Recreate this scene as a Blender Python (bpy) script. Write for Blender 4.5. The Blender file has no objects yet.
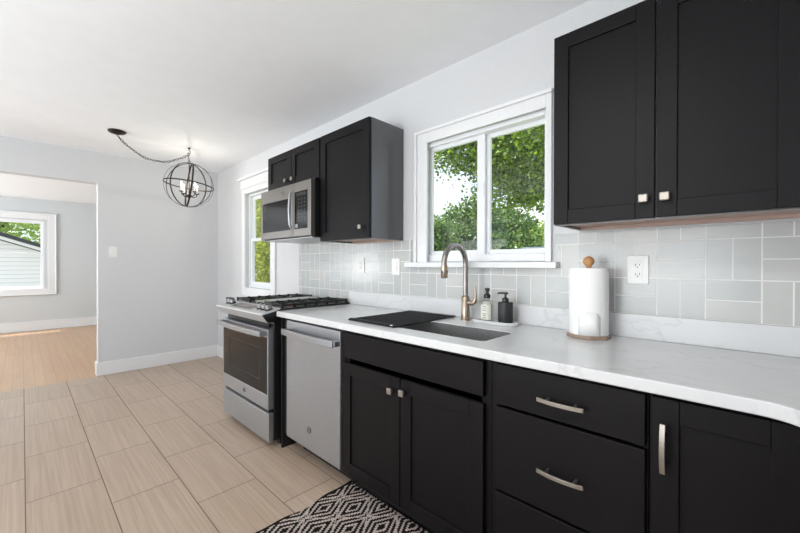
import bpy, bmesh, math, random
import numpy as np
from mathutils import Vector, Matrix
R = math.radians
S = bpy.context.scene
COL = S.collection

# ---------------------------------------------------------------- camera
YAW, PITCH, ROLL = R(43.7834), R(-0.2575), R(0.116)
F = Vector((-math.sin(YAW)*math.cos(PITCH), math.cos(YAW)*math.cos(PITCH), math.sin(PITCH)))
R0 = Vector((math.cos(YAW), math.sin(YAW), 0)); U0 = R0.cross(F)
RX = R0*math.cos(ROLL)+U0*math.sin(ROLL); UP = -R0*math.sin(ROLL)+U0*math.cos(ROLL)
cam_d = bpy.data.cameras.new('camera'); cam = bpy.data.objects.new('camera', cam_d); COL.objects.link(cam)
cam.matrix_world = Matrix(((RX.x, UP.x, -F.x, 0), (RX.y, UP.y, -F.y, -1.8116), (RX.z, UP.z, -F.z, 1.2214), (0, 0, 0, 1)))
cam_d.sensor_width = 36; cam_d.lens = 362*36/800; cam_d.clip_start = .02; cam_d.clip_end = 300
S.camera = cam

# ---------------------------------------------------------------- world, sun, lights, exposure
w = bpy.data.worlds.new('sky'); S.world = w; w.use_nodes = True
wn, wl = w.node_tree.nodes, w.node_tree.links
bg = wn['Background']
tc = wn.new('ShaderNodeTexCoord'); sp = wn.new('ShaderNodeSeparateXYZ'); wl.new(tc.outputs['Generated'], sp.inputs[0])
cr = wn.new('ShaderNodeValToRGB'); wl.new(sp.outputs['Z'], cr.inputs[0])
cr.color_ramp.elements[0].color = (.80, .90, 1, 1); cr.color_ramp.elements[1].color = (.50, .68, .95, 1)
cr.color_ramp.elements[0].position = .02; cr.color_ramp.elements[1].position = .75
nz = wn.new('ShaderNodeTexNoise'); nz.inputs['Scale'].default_value = 4; nz.inputs['Detail'].default_value = 6
wl.new(tc.outputs['Generated'], nz.inputs['Vector'])
cr2 = wn.new('ShaderNodeValToRGB'); cr2.color_ramp.elements[0].position = .42; cr2.color_ramp.elements[1].position = .58
wl.new(nz.outputs['Fac'], cr2.inputs[0])
mx = wn.new('ShaderNodeMixRGB'); mx.inputs[2].default_value = (1, 1, 1, 1)
wl.new(cr2.outputs[0], mx.inputs[0]); wl.new(cr.outputs[0], mx.inputs[1]); wl.new(mx.outputs[0], bg.inputs[0])
bg.inputs[1].default_value = 1.45
S.view_settings.view_transform = 'Standard'; S.view_settings.look = 'None'
S.view_settings.exposure = 0.0; S.view_settings.gamma = 1; S.view_settings.use_curve_mapping = False

sd = bpy.data.lights.new('sun', 'SUN'); sd.energy = 9; sd.angle = R(.6); sd.color = (1, .96, .88)
so = bpy.data.objects.new('sun', sd); COL.objects.link(so)
so.rotation_euler = Vector((-.36, -.22, 1.0)).to_track_quat('Z', 'Y').to_euler(); so.location = (0, 0, 20)

def area(name, loc, dirv, sx, sy, power, col=(1, 1, 1)):
    d = bpy.data.lights.new(name, 'AREA'); d.shape = 'RECTANGLE'; d.size = sx; d.size_y = sy; d.energy = power; d.color = col
    o = bpy.data.objects.new(name, d); COL.objects.link(o); o.location = loc
    o.rotation_euler = Vector(dirv).to_track_quat('-Z', 'Z').to_euler(); return o
# fill lamps added in invented openings behind the camera and in the next room
area('fill_patio_door', (-1.3, -4.32, 1.25), (0, 1, 1.5), 2.3, 1.9, 106, (.94, .98, 1))
area('fill_dining_opening', (-4.0, -4.32, 1.25), (0, 1, 1.5), 1.5, 1.9, 36, (.94, .98, 1))
area('fill_living_room', (-7.4, -4.95, 1.3), (0, 1, 1.2), 2.0, 1.3, 155, (.90, .96, 1))

# ---------------------------------------------------------------- materials
def new_mat(name):
    m = bpy.data.materials.new(name); m.use_nodes = True
    return m, m.node_tree.nodes, m.node_tree.links, m.node_tree.nodes['Principled BSDF']
def srgb(c):
    return tuple(((x/255)/12.92 if x/255 <= .04045 else ((x/255+.055)/1.055)**2.4) for x in c)+(1,)
def pm(name, rgb, rough=.5, metal=0, spec=.5, noise=None, coat=0, bump=None, stretch=(1, 1, 1)):
    m, n, l, b = new_mat(name)
    c = srgb(rgb); b.inputs['Base Color'].default_value = c; b.inputs['Roughness'].default_value = rough
    b.inputs['Metallic'].default_value = metal; b.inputs['Specular IOR Level'].default_value = spec
    if coat: b.inputs['Coat Weight'].default_value = coat; b.inputs['Coat Roughness'].default_value = .1
    t = n.new('ShaderNodeTexCoord'); mp = n.new('ShaderNodeMapping'); l.new(t.outputs['Object'], mp.inputs[0]); mp.inputs['Scale'].default_value = stretch
    ns = n.new('ShaderNodeTexNoise'); l.new(mp.outputs[0], ns.inputs['Vector']); ns.inputs['Detail'].default_value = 4
    sc, amt = noise or (30, .05); ns.inputs['Scale'].default_value = sc
    r = n.new('ShaderNodeValToRGB'); l.new(ns.outputs['Fac'], r.inputs[0])
    r.color_ramp.elements[0].position = .3; r.color_ramp.elements[1].position = .7
    r.color_ramp.elements[0].color = tuple(x*(1-amt) for x in c[:3])+(1,); r.color_ramp.elements[1].color = tuple(min(1, x*(1+amt)) for x in c[:3])+(1,)
    l.new(r.outputs[0], b.inputs['Base Color'])
    if bump:
        bp = n.new('ShaderNodeBump'); bp.inputs['Strength'].default_value = bump; bp.inputs['Distance'].default_value = .002
        l.new(ns.outputs['Fac'], bp.inputs['Height']); l.new(bp.outputs[0], b.inputs['Normal'])
    return m
M = {}
M['wall'] = pm('grey_wall_paint', (210, 211, 213), .6, noise=(60, .015), spec=.3)
M['wall_living'] = pm('living_wall_paint', (206, 209, 210), .6, noise=(60, .015), spec=.3)
M['ceil'] = pm('ceiling_paint', (243, 245, 248), .8, noise=(8, .012), spec=.16)
M['trim'] = pm('white_trim_paint', (229, 230, 231), .35, noise=(20, .01))
M['vinyl'] = pm('white_vinyl', (232, 234, 237), .3, noise=(20, .01))
M['cab'] = pm('espresso_cabinet', (19, 17, 19), .45, noise=(14, .10), stretch=(9, 9, 1), bump=.12, spec=.16)
M['cabh'] = pm('espresso_drawer_front', (19, 17, 19), .45, noise=(14, .10), stretch=(1, 9, 9), bump=.12, spec=.16)
M['cabside_sheen'] = pm('espresso_side_with_sheen', (66, 66, 69), .3, noise=(10, .08), stretch=(6, 6, 1), spec=.8, coat=.5)  # side sheen put into a paler base colour than the doors
M['dark'] = pm('toe_kick_black', (16, 15, 15), .6, noise=(20, .1))
M['birch'] = pm('cabinet_underside_wood', (176, 150, 138), .5, noise=(10, .12), stretch=(1, 12, 12))
M['steel'] = pm('stainless_steel', (172, 175, 179), .33, metal=.85, noise=(40, .05), stretch=(.3, .3, 8))
M['steel_panel'] = pm('bright_control_steel', (196, 197, 198), .4, metal=.45, noise=(40, .04), stretch=(.3, .3, 8))
M['steel_slate'] = pm('warm_stainless', (132, 128, 124), .34, metal=.8, noise=(40, .05), stretch=(.3, .3, 8))
M['chrome'] = pm('polished_metal', (150, 150, 150), .25, metal=1)
M['nickel'] = pm('brushed_nickel', (158, 152, 143), .42, metal=.9, noise=(60, .05))
M['bronze_nickel'] = pm('brushed_champagne_metal', (168, 153, 136), .28, metal=.95, noise=(60, .06))
M['hose'] = pm('brushed_grey_metal', (150, 146, 142), .3, metal=.9, noise=(60, .06))
M['black'] = pm('satin_black', (20, 20, 21), .35, noise=(30, .1))
M['gblack'] = pm('black_glass', (7, 8, 9), .1, spec=.22, noise=(5, .05))
M['iron'] = pm('cast_iron', (24, 24, 24), .55, noise=(80, .2), bump=.2)
M['griddle'] = pm('griddle_steel', (170, 170, 168), .3, metal=.7)
M['copper'] = pm('burner_brass', (150, 105, 80), .4, metal=.6)
M['bronze'] = pm('dark_bronze', (58, 52, 50), .4, metal=.7, noise=(60, .1))
M['rubber'] = pm('black_silicone', (26, 26, 27), .6, noise=(60, .1))
M['sink'] = pm('graphite_sink', (118, 118, 118), .45, noise=(160, .12), metal=.3)
M['white'] = pm('white_plastic', (236, 236, 234), .35, noise=(20, .01))
M['keymark'] = pm('faint_key_print', (96, 96, 98), .4)
M['slot'] = pm('outlet_slot_black', (20, 20, 20), .5)
M['paper'] = pm('paper_towel', (243, 243, 242), .9, noise=(120, .02), bump=.3, spec=.1)
M['woodbase'] = pm('grey_brown_wood', (150, 128, 110), .5, noise=(12, .15), stretch=(1, 1, 9))
M['woodknob'] = pm('light_wood', (190, 140, 92), .45, noise=(14, .15), stretch=(1, 1, 9))
M['matte_black'] = pm('matte_black_ceramic', (34, 35, 36), .45, noise=(30, .05))
M['label'] = pm('paper_label', (226, 226, 216), .6, noise=(20, .02))
M['ink'] = pm('label_ink', (80, 84, 80), .6)
M['green_ink'] = pm('label_green', (150, 165, 50), .6)
M['bark'] = pm('bark', (84, 68, 54), .9, noise=(20, .3), bump=.6)
M['grass'] = pm('lawn', (120, 134, 88), .9, noise=(6, .35))
M['concrete'] = pm('pale_concrete', (196, 192, 186), .8, noise=(4, .05))
M['roof'] = pm('asphalt_shingle', (58, 60, 66), .9, noise=(30, .25))
M['metalroof'] = pm('pale_metal_roof', (170, 186, 200), .4, noise=(8, .05))
M['fence'] = pm('cedar_fence', (128, 98, 74), .8, noise=(6, .2), stretch=(6, 6, 1))
M['soffit'] = pm('grey_soffit', (150, 150, 150), .7)
def siding():
    m, n, l, b = new_mat('white_clapboard'); t = n.new('ShaderNodeTexCoord'); s = n.new('ShaderNodeSeparateXYZ'); l.new(t.outputs['Object'], s.inputs[0])
    a = n.new('ShaderNodeMath'); a.operation = 'MULTIPLY'; a.inputs[1].default_value = 9; l.new(s.outputs['Z'], a.inputs[0])
    f = n.new('ShaderNodeMath'); f.operation = 'FRACT'; l.new(a.outputs[0], f.inputs[0])
    r = n.new('ShaderNodeValToRGB'); l.new(f.outputs[0], r.inputs[0]); r.color_ramp.elements[0].position = .06; r.color_ramp.elements[1].position = .14
    r.color_ramp.elements[0].color = (.5, .52, .55, 1); r.color_ramp.elements[1].color = (.85, .86, .88, 1)
    l.new(r.outputs[0], b.inputs['Base Color']); b.inputs['Roughness'].default_value = .7; return m
M['siding'] = siding()
def quartz():
    m, n, l, b = new_mat('white_veined_quartz')
    b.inputs['Roughness'].default_value = .2; b.inputs['Specular IOR Level'].default_value = .5
    t = n.new('ShaderNodeTexCoord'); mp = n.new('ShaderNodeMapping'); l.new(t.outputs['Object'], mp.inputs[0]); mp.inputs['Rotation'].default_value = (0.3, 0, .75); mp.inputs['Scale'].default_value = (1, 2.1, 1.2)
    def veins(scale, width, seed, detail=5):
        ns = n.new('ShaderNodeTexNoise'); ns.noise_dimensions = '4D'; ns.inputs['W'].default_value = seed; ns.inputs['Scale'].default_value = scale; ns.inputs['Detail'].default_value = detail
        ns.inputs['Roughness'].default_value = .55; ns.inputs['Distortion'].default_value = .5; l.new(mp.outputs[0], ns.inputs['Vector'])
        s = n.new('ShaderNodeMath'); s.operation = 'SUBTRACT'; s.inputs[1].default_value = .5; l.new(ns.outputs['Fac'], s.inputs[0])
        a = n.new('ShaderNodeMath'); a.operation = 'ABSOLUTE'; l.new(s.outputs[0], a.inputs[0])
        r = n.new('ShaderNodeMapRange'); r.inputs['From Min'].default_value = 0; r.inputs['From Max'].default_value = width; r.inputs['To Min'].default_value = 1; r.inputs['To Max'].default_value = 0; l.new(a.outputs[0], r.inputs['Value'])
        return r.outputs[0]
    v1 = veins(1.5, .008, 3.1); v2 = veins(3.2, .006, 8.2)
    br = n.new('ShaderNodeTexNoise'); br.inputs['Scale'].default_value = 2.5; l.new(mp.outputs[0], br.inputs['Vector'])
    brr = n.new('ShaderNodeMapRange'); brr.inputs['From Min'].default_value = .45; brr.inputs['From Max'].default_value = .65; l.new(br.outputs['Fac'], brr.inputs['Value'])
    v2m = n.new('ShaderNodeMath'); v2m.operation = 'MULTIPLY'; l.new(v2, v2m.inputs[0]); l.new(brr.outputs[0], v2m.inputs[1])
    ad = n.new('ShaderNodeMath'); ad.operation = 'MAXIMUM'; l.new(v1, ad.inputs[0]); l.new(v2m.outputs[0], ad.inputs[1])
    sc = n.new('ShaderNodeMath'); sc.operation = 'MULTIPLY'; sc.inputs[1].default_value = .2; l.new(ad.outputs[0], sc.inputs[0])
    base = n.new('ShaderNodeMixRGB'); base.inputs[1].default_value = srgb((217, 218, 219)); base.inputs[2].default_value = srgb((204, 205, 206)); l.new(br.outputs['Fac'], base.inputs[0])
    mxx = n.new('ShaderNodeMixRGB'); l.new(sc.outputs[0], mxx.inputs[0]); l.new(base.outputs[0], mxx.inputs[1]); mxx.inputs[2].default_value = srgb((148, 146, 142))
    l.new(mxx.outputs[0], b.inputs['Base Color']); return m
M['quartz'] = quartz()

class G:   # small maths helper for node graphs
    def __init__(s, m): s.n, s.l = m.node_tree.nodes, m.node_tree.links
    def m(s, op, a, b=None, c=None):
        x = s.n.new('ShaderNodeMath'); x.operation = op
        for i, v in enumerate((a, b, c)):
            if v is None: continue
            if isinstance(v, (int, float)): x.inputs[i].default_value = v
            else: s.l.new(v, x.inputs[i])
        return x.outputs[0]
    def mix(s, f, a, b):
        x = s.n.new('ShaderNodeMixRGB')
        for i, v in enumerate((f, a, b)):
            if isinstance(v, (int, float, tuple)): x.inputs[i].default_value = v
            else: s.l.new(v, x.inputs[i])
        return x.outputs[0]
def basket_tile():
    m, n, l, b = new_mat('glossy_grey_basket_tile'); g = G(m)
    t = n.new('ShaderNodeTexCoord'); s = n.new('ShaderNodeSeparateXYZ'); l.new(t.outputs['Object'], s.inputs[0])
    P = .1525
    u = g.m('DIVIDE', g.m('ADD', s.outputs['X'], .114+P*40), P); v = g.m('DIVIDE', g.m('ADD', s.outputs['Z'], -1.0155+P*20), P)
    iu, iv = g.m('FLOOR', u), g.m('FLOOR', v); fu, fv = g.m('FRACT', u), g.m('FRACT', v)
    par = g.m('MODULO', g.m('ADD', iu, iv), 2)          # 0 / 1
    fu2, fv2 = g.m('FRACT', g.m('MULTIPLY', u, 2)), g.m('FRACT', g.m('MULTIPLY', v, 2))
    def edge(f, wd): return g.m('LESS_THAN', g.m('MINIMUM', f, g.m('SUBTRACT', 1, f)), wd)
    whole = g.m('MAXIMUM', edge(fu, .013), edge(fv, .013))
    half = g.m('ADD', g.m('MULTIPLY', par, edge(fu2, .026)), g.m('MULTIPLY', g.m('SUBTRACT', 1, par), edge(fv2, .026)))
    gr = g.m('MAXIMUM', whole, half)
    hu = g.m('FLOOR', g.m('MULTIPLY', u, 2)); hv = g.m('FLOOR', g.m('MULTIPLY', v, 2))
    cx = g.m('ADD', g.m('MULTIPLY', par, hu), g.m('MULTIPLY', g.m('SUBTRACT', 1, par), g.m('MULTIPLY', iu, 7)))
    cy = g.m('ADD', g.m('MULTIPLY', par, g.m('MULTIPLY', iv, 5)), g.m('MULTIPLY', g.m('SUBTRACT', 1, par), hv))
    cb = n.new('ShaderNodeCombineXYZ'); l.new(cx, cb.inputs[0]); l.new(cy, cb.inputs[1])
    wnz = n.new('ShaderNodeTexWhiteNoise'); l.new(cb.outputs[0], wnz.inputs[0])
    body = g.mix(wnz.outputs['Value'], srgb((177, 180, 180)), srgb((190, 190, 187)))
    l.new(g.mix(gr, body, srgb((226, 226, 223))), b.inputs['Base Color'])
    l.new(g.m('ADD', g.m('MULTIPLY', gr, .4), .22), b.inputs['Roughness'])
    tn = n.new('ShaderNodeTexNoise'); tn.inputs['Scale'].default_value = 14; l.new(t.outputs['Object'], tn.inputs['Vector'])
    bp = n.new('ShaderNodeBump'); bp.inputs['Strength'].default_value = .10; bp.inputs['Distance'].default_value = .002
    l.new(g.m('SUBTRACT', g.m('MULTIPLY', tn.outputs['Fac'], .6), gr), bp.inputs['Height']); l.new(bp.outputs[0], b.inputs['Normal'])
    return m
M['tile'] = basket_tile()
def plank(name, x0, y0, L, W, off, c1, c2, grout, gw, rough, streak):
    m, n, l, b = new_mat(name); g = G(m)
    t = n.new('ShaderNodeTexCoord'); s = n.new('ShaderNodeSeparateXYZ'); l.new(t.outputs['Object'], s.inputs[0])
    v = g.m('DIVIDE', g.m('ADD', s.outputs['Y'], 100*W-y0), W); iv = g.m('FLOOR', v); fv = g.m('FRACT', v)
    u = g.m('DIVIDE', g.m('ADD', g.m('SUBTRACT', s.outputs['X'], g.m('MULTIPLY', iv, off)), 200*L-x0), L); iu = g.m('FLOOR', u); fu = g.m('FRACT', u)
    e1 = g.m('LESS_THAN', g.m('MINIMUM', fv, g.m('SUBTRACT', 1, fv)), gw/W); e2 = g.m('LESS_THAN', g.m('MINIMUM', fu, g.m('SUBTRACT', 1, fu)), gw/L)
    gr = g.m('MAXIMUM', e1, e2)
    cb = n.new('ShaderNodeCombineXYZ'); l.new(iu, cb.inputs[0]); l.new(iv, cb.inputs[1])
    wz = n.new('ShaderNodeTexWhiteNoise'); l.new(cb.outputs[0], wz.inputs[0])
    # grain runs along x, shifted per plank
    cc = n.new('ShaderNodeCombineXYZ'); l.new(g.m('MULTIPLY', s.outputs['X'], streak[0]), cc.inputs[0])
    l.new(g.m('MULTIPLY', s.outputs['Y'], streak[1]), cc.inputs[1]); l.new(g.m('MULTIPLY', wz.outputs['Value'], 40), cc.inputs[2])
    ns = n.new('ShaderNodeTexNoise'); ns.inputs['Scale'].default_value = 1; ns.inputs['Detail'].default_value = 5; ns.inputs['Distortion'].default_value = .6; l.new(cc.outputs[0], ns.inputs['Vector'])
    mr = n.new('ShaderNodeMapRange'); mr.inputs['From Min'].default_value = .3; mr.inputs['From Max'].default_value = .7; l.new(ns.outputs['Fac'], mr.inputs['Value'])
    f = g.m('ADD', g.m('MULTIPLY', mr.outputs[0], .7), g.m('MULTIPLY', wz.outputs['Value'], .3))
    l.new(g.mix(gr, g.mix(f, srgb(c1), srgb(c2)), srgb(grout)), b.inputs['Base Color'])
    l.new(g.m('ADD', g.m('MULTIPLY', gr, .3), rough), b.inputs['Roughness'])
    bp = n.new('ShaderNodeBump'); bp.inputs['Strength'].default_value = .4; bp.inputs['Distance'].default_value = .002
    l.new(g.m('SUBTRACT', g.m('MULTIPLY', mr.outputs[0], .1), gr), bp.inputs['Height']); l.new(bp.outputs[0], b.inputs['Normal'])
    return m
# joint grid: row lines at y = -1.803 + k*.305, joints at x = -2.65 in the row just above it
M['floor_tile'] = plank('beige_plank_tile', -2.65-.3135*100, -1.803, .627, .305, .3135, (192, 171, 152), (164, 143, 124), (104, 88, 74), .0022, .34, (1.6, 70))
M['floor_wood'] = plank('tan_oak_floor', 0, 0, 1.1, .082, .37, (200, 162, 124), (184, 145, 108), (170, 132, 96), .0006, .28, (1.2, 22))
def rug_mat():
    m, n, l, b = new_mat('black_cream_woven_rug'); g = G(m)
    t = n.new('ShaderNodeTexCoord'); s = n.new('ShaderNodeSeparateXYZ'); l.new(t.outputs['Object'], s.inputs[0])
    q = .0065
    def snap(o): return g.m('MULTIPLY', g.m('FLOOR', g.m('DIVIDE', o, q)), q)
    X, Y = snap(s.outputs['X']), snap(s.outputs['Y'])
    Px, Py = .20, .215
    a = g.m('ABSOLUTE', g.m('SUBTRACT', g.m('FRACT', g.m('DIVIDE', g.m('ADD', X, 10*Px), Px)), .5))   # 0..0.5
    c = g.m('ABSOLUTE', g.m('SUBTRACT', g.m('FRACT', g.m('DIVIDE', g.m('ADD', Y, 10*Py), Py)), .5))
    d = g.m('ADD', a, g.m('MULTIPLY', c, .55))
    st = g.m('LESS_THAN', g.m('FRACT', g.m('MULTIPLY', d, 7.3)), .6)
    # light bands that break the chevrons half way
    gap = g.m('LESS_THAN', g.m('ABSOLUTE', g.m('SUBTRACT', g.m('ADD', a, c), .5)), .022)
    st = g.m('MULTIPLY', st, g.m('SUBTRACT', 1, gap))
    dot = g.m('MULTIPLY', g.m('LESS_THAN', a, .05), g.m('LESS_THAN', c, .05)); st = g.m('MAXIMUM', st, dot)
    bd = g.m('MAXIMUM', g.m('GREATER_THAN', g.m('ABSOLUTE', s.outputs['X']), .565), g.m('GREATER_THAN', g.m('ABSOLUTE', s.outputs['Y']), .345))
    st = g.m('MAXIMUM', st, bd)
    ns = n.new('ShaderNodeTexNoise'); ns.inputs['Scale'].default_value = 7; l.new(t.outputs['Object'], ns.inputs['Vector'])
    cream = g.mix(ns.outputs['Fac'], srgb((196, 176, 164)), srgb((176, 170, 166)))
    l.new(g.mix(st, cream, srgb((26, 20, 22))), b.inputs['Base Color']); b.inputs['Roughness'].default_value = .95
    b.inputs['Specular IOR Level'].default_value = .1
    w2 = n.new('ShaderNodeTexNoise'); w2.inputs['Scale'].default_value = 300; l.new(t.outputs['Object'], w2.inputs['Vector'])
    bp = n.new('ShaderNodeBump'); bp.inputs['Strength'].default_value = .5; bp.inputs['Distance'].default_value = .002; l.new(w2.outputs['Fac'], bp.inputs['Height']); l.new(bp.outputs[0], b.inputs['Normal'])
    return m
M['rug'] = rug_mat()
def glass(name, tint=(1, 1, 1), r=.0, k=.08):
    m = bpy.data.materials.new(name); m.use_nodes = True; n, l = m.node_tree.nodes, m.node_tree.links; n.clear()
    o = n.new('ShaderNodeOutputMaterial'); t = n.new('ShaderNodeBsdfTransparent'); t.inputs[0].default_value = tint+(1,)
    gl = n.new('ShaderNodeBsdfGlossy'); gl.inputs['Roughness'].default_value = r
    lw = n.new('ShaderNodeLayerWeight'); lw.inputs[0].default_value = .5; ge = n.new('ShaderNodeNewGeometry')
    pw = n.new('ShaderNodeMath'); pw.operation = 'POWER'; pw.inputs[1].default_value = 4; l.new(lw.outputs['Facing'], pw.inputs[0])
    ma = n.new('ShaderNodeMath'); ma.operation = 'MULTIPLY_ADD'; ma.inputs[1].default_value = .5; ma.inputs[2].default_value = k*.5; l.new(pw.outputs[0], ma.inputs[0])
    iv = n.new('ShaderNodeMath'); iv.operation = 'SUBTRACT'; iv.inputs[0].default_value = 1; l.new(ge.outputs['Backfacing'], iv.inputs[1])
    mu = n.new('ShaderNodeMath'); mu.operation = 'MULTIPLY'; l.new(ma.outputs[0], mu.inputs[0]); l.new(iv.outputs[0], mu.inputs[1])
    x = n.new('ShaderNodeMixShader'); l.new(mu.outputs[0], x.inputs[0]); l.new(t.outputs[0], x.inputs[1]); l.new(gl.outputs[0], x.inputs[2]); l.new(x.outputs[0], o.inputs[0]); return m
M['glass'] = glass('window_glass', (.97, .98, .98))
M['bottle'] = glass('clear_bottle_glass', (.86, .87, .83), .05, .3)
M['bulb'] = glass('bulb_glass', (1, .98, .95), .02, .1)
def emis(name, rgb, s):
    m, n, l, b = new_mat(name); b.inputs['Emission Color'].default_value = rgb+(1,); b.inputs['Emission Strength'].default_value = s; return m
M['diffuser'] = emis('lit_diffuser', (1, .985, .96), 2)  # glow of the added ceiling fixture
M['filament'] = emis('glowing_filament', (1, .86, .66), 30)
def leaf(name, c1, c2, tr=.45):
    m = bpy.data.materials.new(name); m.use_nodes = True; n, l = m.node_tree.nodes, m.node_tree.links; n.clear()
    o = n.new('ShaderNodeOutputMaterial'); ge = n.new('ShaderNodeNewGeometry'); r = n.new('ShaderNodeValToRGB'); l.new(ge.outputs['Random Per Island'], r.inputs[0])
    r.color_ramp.elements[0].color = srgb(c1); r.color_ramp.elements[1].color = srgb(c2)
    d = n.new('ShaderNodeBsdfDiffuse'); t = n.new('ShaderNodeBsdfTranslucent'); l.new(r.outputs[0], d.inputs[0]); l.new(r.outputs[0], t.inputs[0])
    gg = n.new('ShaderNodeBsdfGlossy'); gg.inputs['Roughness'].default_value = .4; gg.inputs[0].default_value = (1, 1, 1, 1)
    x = n.new('ShaderNodeMixShader'); x.inputs[0].default_value = tr; l.new(d.outputs[0], x.inputs[1]); l.new(t.outputs[0], x.inputs[2])
    y = n.new('ShaderNodeMixShader'); y.inputs[0].default_value = .05; l.new(x.outputs[0], y.inputs[1]); l.new(gg.outputs[0], y.inputs[2])
    l.new(y.outputs[0], o.inputs[0]); return m
M['leaf_maple'] = leaf('maple_leaves', (40, 80, 8), (160, 194, 36), .42)
M['leaf_dark'] = leaf('dark_leaves', (50, 86, 38), (142, 172, 92), .35)
M['leaf_lime'] = leaf('lime_leaves', (120, 156, 56), (186, 206, 100), .45)
M['leaf_hedge'] = leaf('hedge_leaves', (112, 140, 44), (206, 206, 104), .5)

# ---------------------------------------------------------------- mesh helpers
ORG = {}
def box(bm, x0, x1, y0, y1, z0, z1):
    v = [bm.verts.new((x, y, z)) for x in (x0, x1) for y in (y0, y1) for z in (z0, z1)]
    for f in ((0, 1, 3, 2), (4, 6, 7, 5), (0, 4, 5, 1), (2, 3, 7, 6), (0, 2, 6, 4), (1, 5, 7, 3)): bm.faces.new([v[i] for i in f])
    return bm
def nb(*b):
    bm = bmesh.new()
    for q in b: box(bm, *q)
    return bm
def ring_frame(d, u, r, k):
    pass
def tube(bm, pts, r, n=10, closed=False, caps=True, flat=None):
    pts = [Vector(p) for p in pts]; N = len(pts); rs = r if isinstance(r, (list, tuple)) else [r]*N
    rings = []; prev = None
    for i, p in enumerate(pts):
        a = pts[(i-1) % N] if (closed or i > 0) else p; b = pts[(i+1) % N] if (closed or i < N-1) else p
        t = (b-a).normalized()
        if prev is None:
            up = Vector((0, 0, 1)) if abs(t.z) < .9 else Vector((1, 0, 0)); s = t.cross(up).normalized()
        else: s = (prev-t*prev.dot(t)).normalized()
        prev = s; q = t.cross(s)
        rings.append([bm.verts.new(p+(s*math.cos(2*math.pi*k/n)+q*math.sin(2*math.pi*k/n))*rs[i]) for k in range(n)])
    for i in range(N if closed else N-1):
        A, B = rings[i], rings[(i+1) % N]
        for k in range(n): bm.faces.new((A[k], A[(k+1) % n], B[(k+1) % n], B[k]))
    if caps and not closed: bm.faces.new(rings[0][::-1]); bm.faces.new(rings[-1])
    return bm
def lathe(bm, prof, cx=0, cy=0, n=32):
    rings = []
    for r, z in prof:
        if r < 1e-6: rings.append([bm.verts.new((cx, cy, z))])
        else: rings.append([bm.verts.new((cx+r*math.cos(2*math.pi*k/n), cy+r*math.sin(2*math.pi*k/n), z)) for k in range(n)])
    for A, B in zip(rings, rings[1:]):
        for k in range(n):
            a = [A[k % len(A)], A[(k+1) % len(A)]] if len(A) > 1 else [A[0]]
            b = [B[(k+1) % len(B)], B[k % len(B)]] if len(B) > 1 else [B[0]]
            if len(a)+len(b) > 2: bm.faces.new(a+b)
    return bm
def prism(bm, poly, axis, a, b):
    def mk(p, h): return {'x': (h, p[0], p[1]), 'y': (p[0], h, p[1]), 'z': (p[0], p[1], h)}[axis]
    A = [bm.verts.new(mk(p, a)) for p in poly]; B = [bm.verts.new(mk(p, b)) for p in poly]; n = len(poly)
    bm.faces.new(A[::-1]); bm.faces.new(B)
    for k in range(n): bm.faces.new((A[k], A[(k+1) % n], B[(k+1) % n], B[k]))
    return bm
def band(bm, c, R_, ax1, ax2, w_, t_, n=64, a0=0, a1=2*math.pi):
    """flat strap ring: radius R_ in the plane (ax1, ax2), strap width w_ along the plane normal"""
    c = Vector(c); e1, e2 = Vector(ax1).normalized(), Vector(ax2).normalized(); nn = e1.cross(e2).normalized()
    rr = []
    for k in range(n):
        a = a0+(a1-a0)*k/n; d = e1*math.cos(a)+e2*math.sin(a)
        rr.append([bm.verts.new(c+d*(R_+s*t_/2)+nn*(h*w_/2)) for s, h in ((-1, -1), (1, -1), (1, 1), (-1, 1))])
    for k in range(n):
        A, B = rr[k], rr[(k+1) % n]
        for j in range(4): bm.faces.new((A[j], A[(j+1) % 4], B[(j+1) % 4], B[j]))
    return bm
def tag(o, label=None, cat=None, group=None, kind=None):
    for k, v in (('label', label), ('category', cat), ('group', group), ('kind', kind)):
        if v: o[k] = v
    return o
def obj(name, bm, m, parent=None, bevel=0, smooth=False, org=None, label=None, seg=2):
    bmesh.ops.recalc_face_normals(bm, faces=bm.faces[:])
    o0 = Vector(org) if org is not None else (ORG[parent.name] if parent is not None else Vector((0, 0, 0)))
    if o0.length > 0: bmesh.ops.translate(bm, verts=bm.verts[:], vec=-o0)
    me = bpy.data.meshes.new(name); bm.to_mesh(me); bm.free()
    if smooth:
        me.polygons.foreach_set('use_smooth', [True]*len(me.polygons))
    me.materials.append(m if not isinstance(m, str) else M[m])
    o = bpy.data.objects.new(name, me); COL.objects.link(o)
    if parent is not None: o.parent = parent
    else: o.location = o0
    ORG[o.name] = o0
    if bevel:
        b = o.modifiers.new('bevel', 'BEVEL'); b.width = bevel; b.segments = seg; b.limit_method = 'ANGLE'; b.angle_limit = R(40)
    if smooth:
        try: me.set_sharp_from_angle(angle=R(42))
        except Exception: pass
    if label: o['label'] = label
    return o
def thing(name, label, cat, loc=(0, 0, 0), group=None):
    o = bpy.data.objects.new(name, None); COL.objects.link(o); o.location = loc; o.empty_display_size = .1
    ORG[o.name] = Vector(loc); return tag(o, label, cat, group)
def struct(name, bm, m, bevel=0): return tag(obj(name, bm, m, bevel=bevel), kind='structure')
def text_mesh(txt, size, depth, font_shear=0):
    cu = bpy.data.curves.new('t', 'FONT'); cu.body = txt; cu.size = size; cu.extrude = depth; cu.align_x = 'CENTER'; cu.align_y = 'CENTER'; cu.shear = font_shear
    o = bpy.data.objects.new('t', cu); COL.objects.link(o); dg = bpy.context.evaluated_depsgraph_get(); me = bpy.data.meshes.new_from_object(o.evaluated_get(dg))
    bm = bmesh.new(); bm.from_mesh(me); bpy.data.objects.remove(o); bpy.data.meshes.remove(me); return bm

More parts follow.
